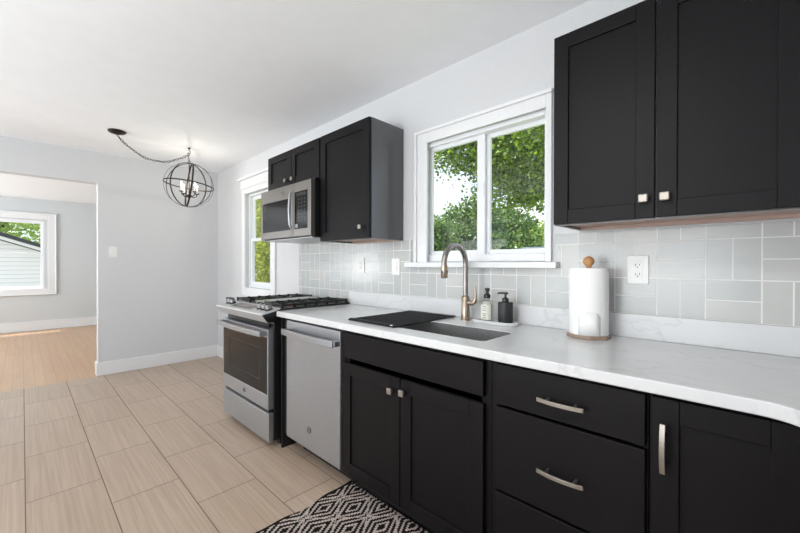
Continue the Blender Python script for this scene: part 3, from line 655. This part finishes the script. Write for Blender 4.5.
bm = quad_frame(bmesh.new(), -2.489, x1, z0, z1, (.012, .045, .058, .07), yf, -.351); c = obj('control_panel', bm, 'steel_slate', t, .003)
c2 = obj('control_glass', nb((-2.479, x1-.045, yf+.003, -.353, z0+.058, z1-.07)), 'gblack', c)
for i in range(7):
    for j in range(3):
        X, Z = -2.425+j*.040, 1.545+i*.027; obj('key', nb((X, X+.014, yf+.0022, yf+.0032, Z, Z+.004)), 'keymark', c)
obj('display', nb((-2.45, -2.32, yf+.0022, yf+.0032, 1.735, 1.758)), 'black', c)
obj('patch', nb((-2.468, -2.435, yf+.0018, yf+.0032, 1.50, 1.527)), 'hose', c, label='small pale square patch at the panel bottom')  # small pale square low on the control panel
obj('vent_grille', nb((x0+.02, x1-.01, -.37, -.03, 1.418, 1.4255)), 'steel', t, .002)
emblem(t, (-2.66, yf-.0002, 1.79), .016)

# ================================================================ RANGE
x0, x1 = -3.044, -2.262
t = thing('gas_range', 'stainless slide-in gas range with black oven glass and iron grates', 'range', (-2.64, -.35, 0), 'stainless appliances')
obj('range_body', nb((x0, x1, -.655, -.026, .05, .905)), 'black', t, .002)
obj('foot', nb((x0+.03, x0+.07, -.60, -.56, 0, .05)), 'black', t); obj('foot', nb((x1-.07, x1-.03, -.60, -.56, 0, .05)), 'black', t)
obj('foot', nb((x0+.03, x0+.07, -.12, -.08, 0, .05)), 'black', t); obj('foot', nb((x1-.07, x1-.03, -.12, -.08, 0, .05)), 'black', t)
obj('cooktop', nb((x0-.006, x1+.006, -.615, -.026, .905, .926)), 'black', t, .004)
# slanted control panel
prof = [(-.612, .932), (-.745, .902), (-.747, .893), (-.708, .840), (-.66, .832), (-.612, .905)]
cp = obj('control_panel', prism(bmesh.new(), prof, 'x', x0-.003, x1+.003), 'steel_panel', t, .003)
for X in (x0-.006, x1+.003): obj('end_cap', prism(bmesh.new(), [(-.60, .924), (-.735, .893), (-.739, .888), (-.705, .842), (-.60, .835)], 'x', X, X+.003), 'black', t)
sl = Vector((0, -.133, -.030)).normalized(); nrm = Vector((0, -.030*1, .133)).normalized(); nrm = Vector((0, sl.z, -sl.y)).normalized()
def on_panel(x, s, h=0): return Vector((x, -.612, .932))+sl*s+nrm*h
for xk in (-2.965, -2.905, -2.425, -2.365, -2.305):
    bm = bmesh.new(); c = on_panel(xk, .062)
    tube(bm, [c, c+nrm*.006], .027, 24); k = obj('burner_knob', bm, 'black', t)
    bm = bmesh.new(); tube(bm, [c+nrm*.006, c+nrm*.012, c+nrm*.034, c+nrm*.038], [.022, .0235, .0205, .018], 24)
    g1 = c+nrm*.038; box(bm, g1.x-.005, g1.x+.005, g1.y-.02, g1.y+.02, g1.z-.004, g1.z+.008); obj('knob_grip', bm, 'chrome', k, .001)
bm = bmesh.new(); P = [on_panel(x, s, .0012) for x, s in ((-2.84, .025), (-2.50, .025), (-2.50, .105), (-2.84, .105))]; v = [bm.verts.new(p) for p in P]; bm.faces.new(v)
o = obj('touch_display', bm, 'steel_slate', cp); bm = bmesh.new(); P = [on_panel(x, s, .002) for x, s in ((-2.72, .045), (-2.60, .045), (-2.60, .085), (-2.72, .085))]; bm.faces.new([bm.verts.new(p) for p in P]); obj('clock', bm, 'hose', cp)
# oven door
yd = -.697
obj('door_vent', nb((x0+.05, x1-.05, -.672, -.655, .800, .832)), 'black', t, .002)
bm = quad_frame(bmesh.new(), x0+.004, x1-.004, .262, .792, (.016, .016, .098, .055), yd, -.657); box(bm, x0+.02, x1-.02, yd+.012, -.66, .36, .737)
d = obj('oven_door', bm, 'steel', t, .003)
gl_ = obj('oven_glass', nb((x0+.018, x1-.018, yd+.002, yd+.011, .358, .739)), 'gblack', d, .001)
obj('inner_window', quad_frame(bmesh.new(), x0+.13, x1-.13, .44, .66, .006, yd+.0012, yd+.003), 'black', d)
bm = bmesh.new(); n = 16; vs = []
for i in range(n+1):
    a = -1+2*i/n; off = .038+.018*(1-a*a); X = (x0+x1)/2+a*.372
    vs.append([bm.verts.new((X, yd-off-dd_, .768+hh)) for dd_, hh in ((0, -.019), (.014, -.017), (.014, .017), (0, .019))])
for A, B in zip(vs, vs[1:]):
    for k in range(4): bm.faces.new((A[k], A[(k+1) % 4], B[(k+1) % 4], B[k]))
bm.faces.new(vs[0]); bm.faces.new(vs[-1][::-1])
for s in (-1, 1):
    X = (x0+x1)/2+s*.352; box(bm, X-.017, X+.017, yd-.046, yd, .752, .784)
obj('handle', bm, 'steel', d, .003)
emblem(t, ((x0+x1)/2+.02, yd-.0002, .312), .019)
dr = obj('storage_drawer', nb((x0+.004, x1-.004, yd+.004, -.657, .048, .236)), 'steel', t, .004)
obj('drawer_grip', nb((x0+.03, x1-.03, yd+.016, -.657, .237, .258)), 'black', t)
# grates and burners
def grate(xa, xb):
    bm = bmesh.new(); z = .952; ya, yb = -.592, -.05; b = .011
    def bar(p, q, w_=.008, h=.014):
        if abs(p[0]-q[0]) > abs(p[1]-q[1]): box(bm, p[0], q[0], p[1]-w_, p[1]+w_, z-h, z)
        else: box(bm, p[0]-w_, p[0]+w_, p[1], q[1], z-h, z)
    bar((xa, ya), (xb, ya)); bar((xa, yb), (xb, yb)); bar((xa, ya), (xa, yb)); bar((xb, ya), (xb, yb)); ym = (ya+yb)/2; bar((xa, ym), (xb, ym))
    xm = (xa+xb)/2
    for c in (ya+(yb-ya)*.25, ya+(yb-ya)*.75):
        bar((xa, c), (xm-.03, c)); bar((xm+.03, c), (xb, c)); bar((xm, c+.03), (xm, c+.13)); bar((xm, c-.13), (xm, c-.03))
        for k in (-.075, .075): bar((xa, c+k), (xa+.05, c+k)); bar((xb-.05, c+k), (xb, c+k))
    for X in (xa, xb):
        for Y in np.linspace(ya, yb, 7): box(bm, X-.008, X+.008, Y-.008, Y+.008, .926, z+.004)
    return bm
obj('grate', grate(-3.005, -2.775), 'iron', t, .002); obj('grate', grate(-2.515, -2.275), 'iron', t, .002)
obj('griddle_plate', nb((-2.76, -2.53, -.565, -.08, .926, .946)), 'griddle', t, .006)
for X in (-2.89, -2.395):
    for Y in (-.456, -.186):
        b = obj('burner', lathe(bmesh.new(), [(0, .926), (.05, .926), (.048, .934), (.0, .936)], X, Y, 24), 'copper', t, smooth=True)
        obj('burner_cap', lathe(bmesh.new(), [(0, .934), (.036, .934), (.038, .939), (.030, .942), (0, .943)], X, Y, 24), 'iron', b, smooth=True)

# ================================================================ DISHWASHER
x0, x1 = -2.132, -1.566
t = thing('dishwasher', 'stainless dishwasher with curved bar handle beside the gas range', 'dishwasher', (-1.87, -.3, 0), 'stainless appliances')
obj('tub', nb((x0+.004, x1-.004, -.60, -.02, .12, .868)), 'black', t)
obj('toe_panel', nb((x0+.006, x1-.006, -.52, -.505, .0, .115)), 'dark', t)
d = obj('door', nb((x0, x1, -.64, -.602, .122, .866)), 'steel', t, .006, seg=3)
bm = bmesh.new(); n = 16; vs = []
for i in range(n+1):
    a = -1+2*i/n; off = .030+.020*(1-a*a); X = (x0+x1)/2+a*.272
    vs.append([bm.verts.new((X, -.64-off-dd_, .800+hh)) for dd_, hh in ((0, -.019), (.013, -.018), (.013, .018), (0, .019))])
for A, B in zip(vs, vs[1:]):
    for k in range(4): bm.faces.new((A[k], A[(k+1) % 4], B[(k+1) % 4], B[k]))
bm.faces.new(vs[0]); bm.faces.new(vs[-1][::-1])
for s in (-1, 1):
    X = (x0+x1)/2+s*.268; box(bm, X-.014, X+.014, -.675, -.64, .786, .814)
obj('handle', bm, 'steel', d, .003); emblem(t, (-1.865, -.6402, .243), .021)

# ================================================================ RUG
bm = bmesh.new(); nx, ny = 60, 40; V = []
for j in range(ny+1):
    row = []
    for i in range(nx+1):
        u, v_ = -.575+1.15*i/nx, -.355+.71*j/ny; e = max(0, 1-(u+.575)/.25)
        u2 = u+e*(.011*math.sin(v_*13+1.0)+.006*math.sin(v_*29)); row.append(bm.verts.new((u2, v_, .008+.0015*math.sin(u*9+v_*7))))
    V.append(row)
for j in range(ny):
    for i in range(nx): bm.faces.new((V[j][i], V[j][i+1], V[j+1][i+1], V[j+1][i]))
r = bmesh.ops.extrude_face_region(bm, geom=bm.faces[:])
for v_ in [g for g in r['geom'] if isinstance(g, bmesh.types.BMVert)]: v_.co.z = .0005
o = tag(obj('rug', bm, 'rug', smooth=False), 'black and cream geometric woven rug on the floor before the sink cabinet', 'rug'); o.location = (-1.02, -.884, 0)

# ================================================================ ADDED CEILING FILL (unseen, behind the camera)
t = thing('added_ceiling_light', 'round white flush fill light added unseen over the kitchen aisle', 'ceiling light', (-.7, -2.0, H))
obj('base', lathe(bmesh.new(), [(0, H), (.24, H), (.24, H-.03), (.22, H-.035), (0, H-.035)], -.7, -2.0, 40), 'trim', t, smooth=True)
obj('diffuser', lathe(bmesh.new(), [(.215, H-.035), (.20, H-.06), (.13, H-.085), (0, H-.095)], -.7, -2.0, 40), 'diffuser', t, smooth=True)
d_ = bpy.data.lights.new('ceiling_fill_lamp', 'AREA'); d_.shape = 'DISK'; d_.size = .4; d_.energy = 17; d_.color = (1, .985, .96)  # fill lamp added inside the unseen fixture
lo = bpy.data.objects.new('ceiling_fill_lamp', d_); COL.objects.link(lo); lo.parent = t; lo.location = (0, 0, -.10)

# ================================================================ CHANDELIER
hx, hy = -4.221, -.602; gc = Vector((-4.222, -.600, 2.052)); gr_ = .228
t = thing('chandelier', 'dark metal orb chandelier with lit candle bulbs hanging by a swagged chain', 'chandelier', (hx, hy, H))
cx, cy = -4.163, -1.21
obj('canopy', lathe(bmesh.new(), [(0, H), (.068, H), (.07, H-.006), (.06, H-.018), (.03, H-.026), (.01, H-.034), (0, H-.034)], cx, cy, 32), 'bronze', t, smooth=True)
obj('ceiling_hook', tube(lathe(bmesh.new(), [(0, H), (.016, H), (.014, H-.008), (.005, H-.01), (.004, H-.03), (0, H-.03)], hx, hy, 16), [(hx, hy+.0, H-.028), (hx, hy+.014, H-.036), (hx, hy+.014, H-.050), (hx, hy, H-.058), (hx, hy-.012, H-.05)], .003, 8), 'bronze', t, smooth=True)
def chain(path, step=.021):
    bm = bmesh.new(); P = [Vector(p) for p in path]; L = [0]
    for a, b in zip(P, P[1:]): L.append(L[-1]+(b-a).length)
    n = max(1, int(L[-1]/step)); k = 0
    for i in range(n):
        s = (i+.5)*L[-1]/n
        while k < len(P)-2 and L[k+1] < s: k += 1
        p = P[k].lerp(P[k+1], (s-L[k])/(L[k+1]-L[k])); tng = (P[k+1]-P[k]).normalized(); sd_ = tng.cross(Vector((0, 0, 1)))
        sd_ = sd_.normalized() if sd_.length > .1 else Vector((1, 0, 0)); w_ = sd_ if i % 2 else tng.cross(sd_)
        tube(bm, [p+tng*.0145*math.cos(2*math.pi*q/10)+w_*.0075*math.sin(2*math.pi*q/10) for q in range(10)], .0019, 5, closed=True)
    return bm
A_, B_ = Vector((cx, cy, H-.035)), Vector((hx, hy, H-.062)); path = []
for k in range(25):
    f = k/24; p = A_.lerp(B_, f); p.z -= .155*4*f*(1-f)*(1-.15*(f-.5)); path.append(p)
obj('chain', chain(path), 'bronze', t, smooth=True)
pp = [p+Vector((0, .0, -.004-.012*math.sin(i*.9))) for i, p in enumerate(path)]
obj('cord', tube(bmesh.new(), pp, .0022, 6), 'bronze', t, smooth=True)
top = gc+Vector((0, 0, gr_))
obj('chain', chain([B_, (hx-.002, hy-.004, H-.10), tuple(top+Vector((0, 0, .014)))]), 'bronze', t, smooth=True)
tilt = Matrix.Rotation(R(5.5), 3, Vector((-.72, .69, 0))) @ Matrix.Rotation(R(-3), 3, Vector((.69, .72, 0)))
obj('loop', band(bmesh.new(), top+Vector((0, 0, .012)), .013, (0, 1, 0), (0, 0, 1), .004, .004, 24), 'bronze', t)
vdir = Vector((-.72, .69, 0)).normalized(); sdir = Vector((vdir.y, -vdir.x, 0))
for a, w_ in ((R(3), .010), (R(73), .016), (R(124), .016), (R(32), .003)):
    d1 = sdir*math.cos(a)+vdir*math.sin(a); b = obj('cage_ring', band(bmesh.new(), gc, gr_, tilt @ d1, tilt @ Vector((0, 0, 1)), w_, .003, 72), 'bronze', t, smooth=False)
obj('cage_ring', band(bmesh.new(), gc, gr_+.004, tilt @ Vector((1, 0, 0)), tilt @ Vector((0, 1, 0)), .012, .003, 72), 'bronze', t)
hub = gc+Vector((0, 0, -.105))
obj('stem', tube(bmesh.new(), [top, gc, hub-Vector((0, 0, .03))], .0045, 10), 'bronze', t, smooth=True)
obj('hub', lathe(bmesh.new(), [(0, hub.z-.035), (.012, hub.z-.03), (.024, hub.z-.012), (.024, hub.z), (.01, hub.z+.012), (0, hub.z+.012)], hub.x, hub.y, 20), 'bronze', t, smooth=True)
for k in range(4):
    a = R(20+90*k); d_ = Vector((math.cos(a), math.sin(a), 0)); c = hub+d_*.088+Vector((0, 0, .028))
    arm = tube(bmesh.new(), [hub+d_*.015-Vector((0, 0, .01)), hub+d_*.05-Vector((0, 0, .018)), hub+d_*.08-Vector((0, 0, .004)), c-Vector((0, 0, .006))], .0045, 8); arm = obj('arm', arm, 'bronze', t, smooth=True)
    obj('drip_cup', lathe(bmesh.new(), [(0, c.z-.008), (.018, c.z-.006), (.024, c.z), (.022, c.z+.002), (.01, c.z), (0, c.z)], c.x, c.y, 18), 'bronze', arm, smooth=True)
    obj('candle_sleeve', lathe(bmesh.new(), [(0, c.z), (.0095, c.z), (.0095, c.z+.045), (0, c.z+.045)], c.x, c.y, 14), 'white', arm, smooth=True)
    zb = c.z+.045; bl = obj('bulb', lathe(bmesh.new(), [(0, zb), (.009, zb), (.016, zb+.018), (.0175, zb+.028), (.013, zb+.045), (.005, zb+.062), (0, zb+.07)], c.x, c.y, 16), 'bulb', t, smooth=True)
    obj('filament', lathe(bmesh.new(), [(0, zb+.008), (.005, zb+.014), (.006, zb+.03), (.003, zb+.044), (0, zb+.048)], c.x, c.y, 10), 'filament', bl, smooth=True)
    ld = bpy.data.lights.new('bulb_light', 'POINT'); ld.energy = 1.0; ld.color = (1, .92, .82); ld.shadow_soft_size = .003
    lo = bpy.data.objects.new('bulb_light', ld); COL.objects.link(lo); lo.parent = t; lo.location = Vector((c.x, c.y, zb+.055))-ORG[t.name]

# ================================================================ OUTDOORS
struct('ground', nb((-60, 40, .11, 60, -.6, -.5), (-60, -20, -40, .11, -.6, -.5)), 'grass')
struct('added_bounce_ground', nb((-20, -9.62, -40, .11, -.6, -.5)), 'concrete')  # unseen pale ground added to keep green bounce off the garage siding
struct('roof_eave', nb((XL-.50, XL-.12, YL-.2, .2, 2.50, 2.62)), 'soffit')
rng = np.random.default_rng(7)
def foliage(name, parent, m, blobs, n, size, clump=.28):
    """many small folded leaves scattered on clumps inside ellipsoids; leaves hang with random tilt"""
    P = []
    tot = sum(b[3]*b[4]*b[5] for b in blobs)
    for cx, cy, cz, rx, ry, rz in blobs:
        k = int(n*rx*ry*rz/tot); nc = max(6, k//45)
        d = rng.normal(size=(nc, 3)); d /= np.linalg.norm(d, axis=1)[:, None]; rad = rng.uniform(.35, 1, nc)**.5
        cc = np.array([cx, cy, cz])+d*rad[:, None]*np.array([rx, ry, rz])
        idx = rng.integers(0, nc, k); P.append(cc[idx]+rng.normal(size=(k, 3))*clump*np.array([1, 1, .5]))
    P = np.concatenate(P); k = len(P)
    a = rng.uniform(0, 2*np.pi, k); tl = rng.normal(0, .55, k); s = size*rng.uniform(.6, 1.25, k)
    u = np.stack([np.cos(a)*np.cos(tl), np.sin(a)*np.cos(tl), np.sin(tl)], 1); q = rng.normal(size=(k, 3)); q[:, 2] *= .35
    v = np.cross(u, q); v /= np.linalg.norm(v, axis=1)[:, None]+1e-9; nrm_ = np.cross(u, v)
    # pointed lobed outline: 6 verts, folded along the midrib
    shp = [(-.5, 0, 0), (-.12, .42, .1), (.1, .25, .06), (.5, 0, 0), (.1, -.25, .06), (-.12, -.42, .1)]
    V = np.concatenate([P+u*(s*x)[:, None]+v*(s*y)[:, None]+nrm_*(s*z)[:, None] for x, y, z in shp]).reshape(6, k, 3).transpose(1, 0, 2).reshape(-1, 3)
    me = bpy.data.meshes.new(name); F_ = np.empty((k, 2, 4), int); b0 = np.arange(k)[:, None]*6
    F_[:, 0] = b0+np.array([0, 3, 2, 1]); F_[:, 1] = b0+np.array([0, 5, 4, 3])
    og = ORG[parent.name]; me.from_pydata((V-np.array(og)).tolist(), [], F_.reshape(-1, 4).tolist()); me.materials.append(M[m])
    o = bpy.data.objects.new(name, me); COL.objects.link(o); o.parent = parent; ORG[o.name] = og; return o
def trunk(parent, base, topz, r, branches=()):
    bm = bmesh.new(); b = Vector(base); tube(bm, [b, b+Vector((.05, .03, (topz-b.z)*.4)), b+Vector((-.04, .05, (topz-b.z)*.75)), Vector((b.x, b.y, topz))], [r*1.3, r, r*.8, r*.4], 10)
    for z, e in branches:
        s = Vector((b.x, b.y, z)); e = Vector(e); mid = s.lerp(e, .5)+Vector((0, 0, .15)); tube(bm, [s, mid, e], [r*.45, r*.3, r*.12], 8)
    return obj('trunk', bm, 'bark', parent, smooth=True)
G_ = 'trees seen through the windows'
t = thing('maple_tree', 'big bright green maple overhanging the upper part of the sink window', 'tree', (-2.4, 5.6, -.5), G_)
trunk(t, (-2.4, 5.6, -.5), 5.0, .16, ((2.4, (-4.6, 5.0, 3.6)), (2.8, (-3.4, 4.4, 4.0)), (2.2, (-1.3, 5.2, 3.8)), (3.0, (-2.5, 4.2, 4.2))))
foliage('foliage', t, 'leaf_maple', [(-2.75, 5.2, 3.65, 1.35, 1.2, 1.25), (-4.0, 5.0, 3.95, 1.2, .9, .75), (-5.2, 5.2, 4.1, 1.3, .9, .75), (-1.4, 5.0, 3.8, 1.2, 1.0, 1.3), (-3.6, 5.2, 5.0, 2.6, 1.3, 1.0), (-3.5, 5.3, 2.95, .9, .8, .55), (-2.4, 5.2, 2.9, .9, .8, .55)], 60000, .075, .2)
t = thing('leafy_tree', 'rounded mid-green tree low in the left pane of the sink window', 'tree', (-7.4, 9.6, -.5), G_)
trunk(t, (-7.4, 9.6, -.5), 3.2, .14, ((1.2, (-8.0, 9.4, 2.4)), (1.4, (-6.7, 9.6, 2.6))))
foliage('foliage', t, 'leaf_dark', [(-7.3, 9.6, 2.3, 1.3, 1.0, 1.4), (-6.7, 9.6, 1.3, 1.3, 1.0, 1.0), (-8.0, 9.8, 1.2, 1.0, 1.0, .9)], 20000, .12, .2)
t = thing('dark_shrub', 'dark green tree at the left edge of the sink window', 'tree', (-6.9, 7.0, -.5), G_)
trunk(t, (-6.9, 7.0, -.5), 2.2, .08)
foliage('foliage', t, 'leaf_dark', [(-6.9, 7.0, 1.9, .4, .5, .8), (-6.85, 7.0, 1.0, .5, .5, .6)], 6000, .09, .14)
t = thing('distant_tree', 'pale green distant tree low in the right pane of the sink window', 'tree', (-7.8, 16.5, -.5), G_)
trunk(t, (-7.8, 16.5, -.5), 3.6, .16, ((1.5, (-8.8, 16.4, 2.8)), (1.6, (-7.0, 16.4, 3.0))))
foliage('foliage', t, 'leaf_lime', [(-7.9, 16.5, 2.3, 1.3, 1.0, 1.1), (-9.2, 16.5, 1.5, 1.2, 1.0, 1.1), (-6.6, 16.5, 2.1, 1.1, 1.0, 1.1)], 9000, .2, .25)
t = thing('dark_evergreen', 'dark green tree behind the middle of the sink window', 'tree', (-7.3, 12.6, -.5), G_)
trunk(t, (-7.3, 12.6, -.5), 3.6, .14)
foliage('foliage', t, 'leaf_dark', [(-7.3, 12.6, 2.2, 1.0, .9, 1.6), (-7.1, 12.6, .8, 1.3, .9, .9)], 7000, .15, .22)
t = thing('hedge', 'tall sunlit yellow-green hedge outside the narrow window beside the range', 'hedge', (-8.0, 2.6, -.5), G_)
trunk(t, (-8.0, 2.6, -.5), 3.4, .08, ((.6, (-7.0, 2.3, 1.9)), (.8, (-9.2, 2.7, 2.2))))
foliage('foliage', t, 'leaf_hedge', [(-7.2, 2.0, 1.6, 1.0, .7, 1.3), (-8.6, 2.9, 1.8, 1.2, .8, 1.6), (-8.0, 2.7, 3.2, 1.5, .8, 1.0), (-10.0, 3.4, 2.0, 1.2, .8, 2.0), (-7.6, 2.4, .3, 1.2, .6, .7)], 24000, .09, .2)
t = thing('garden_fence', 'brown wooden board fence behind the hedge', 'fence', (-9.0, 5.2, -.5))
bm = bmesh.new()
for i in range(34): box(bm, -12+i*.15, -12+i*.15+.14, 5.2, 5.225, -.5, 1.15)
obj('boards', bm, 'fence', t); obj('rails', nb((-12, -6.9, 5.225, 5.27, 0, .08), (-12, -6.9, 5.225, 5.27, .8, .88)), 'fence', t)
# low metal-roofed shed seen over the sill
t = thing('garden_shed', 'low shed with pale metal roof just above the sink window sill', 'shed', (-3.6, 6.6, -.5))
obj('walls', nb((-4.3, -2.9, 6.1, 7.3, -.5, 1.38)), 'siding', t); obj('roof', prism(bmesh.new(), [(6.0, 1.40), (6.7, 1.66), (7.4, 1.40), (7.4, 1.36), (6.0, 1.36)], 'x', -3.95, -2.8), 'metalroof', t)
# neighbour's garage beyond the living room window
t = thing('neighbour_garage', 'white clapboard garage with dark gable roof outside the living room window', 'building', (-16, -5.2, -.5))
Xg = -14.0; ye, ze, yr = -1.0, 1.38, -5.2; sl_ = .38
zr = ze+(ye-yr)*sl_
obj('wall', prism(bmesh.new(), [(ye, -.5), (ye, ze), (yr, zr), (2*yr-ye, ze), (2*yr-ye, -.5)], 'x', Xg-5, Xg), 'siding', t)
y2 = ye+.35; z2 = ze-.35*sl_
obj('rake_board', prism(bmesh.new(), [(y2, z2+.02), (yr, zr+.02), (yr, zr+.12), (y2, z2+.12)], 'x', Xg+.34, Xg+.37), 'trim', t)
obj('roof', prism(bmesh.new(), [(y2, z2+.10), (yr, zr+.10), (2*yr-y2, z2+.10), (2*yr-y2, z2+.20), (yr, zr+.20), (y2, z2+.20)], 'x', Xg-5.3, Xg+.40), 'roof', t)
obj('soffit', prism(bmesh.new(), [(y2, z2+.02), (yr, zr+.02), (yr, zr+.05), (y2, z2+.05)], 'x', Xg, Xg+.34), 'soffit', t)
t = thing('backyard_tree', 'sunlit green tree rising behind the white garage roof', 'tree', (-27, -3.2, -.5), G_)
trunk(t, (-27, -3.2, -.5), 5.6, .2, ((2, (-27, -5, 4.4)), (2.2, (-27, -1.4, 4.2))))
foliage('foliage', t, 'leaf_lime', [(-27, -4.4, 4.0, 1.4, 2.2, 1.8), (-27, -1.2, 3.2, 1.3, 2.2, 1.5), (-27, -3.0, 5.2, 1.2, 2.2, .8)], 9000, .16, .3)
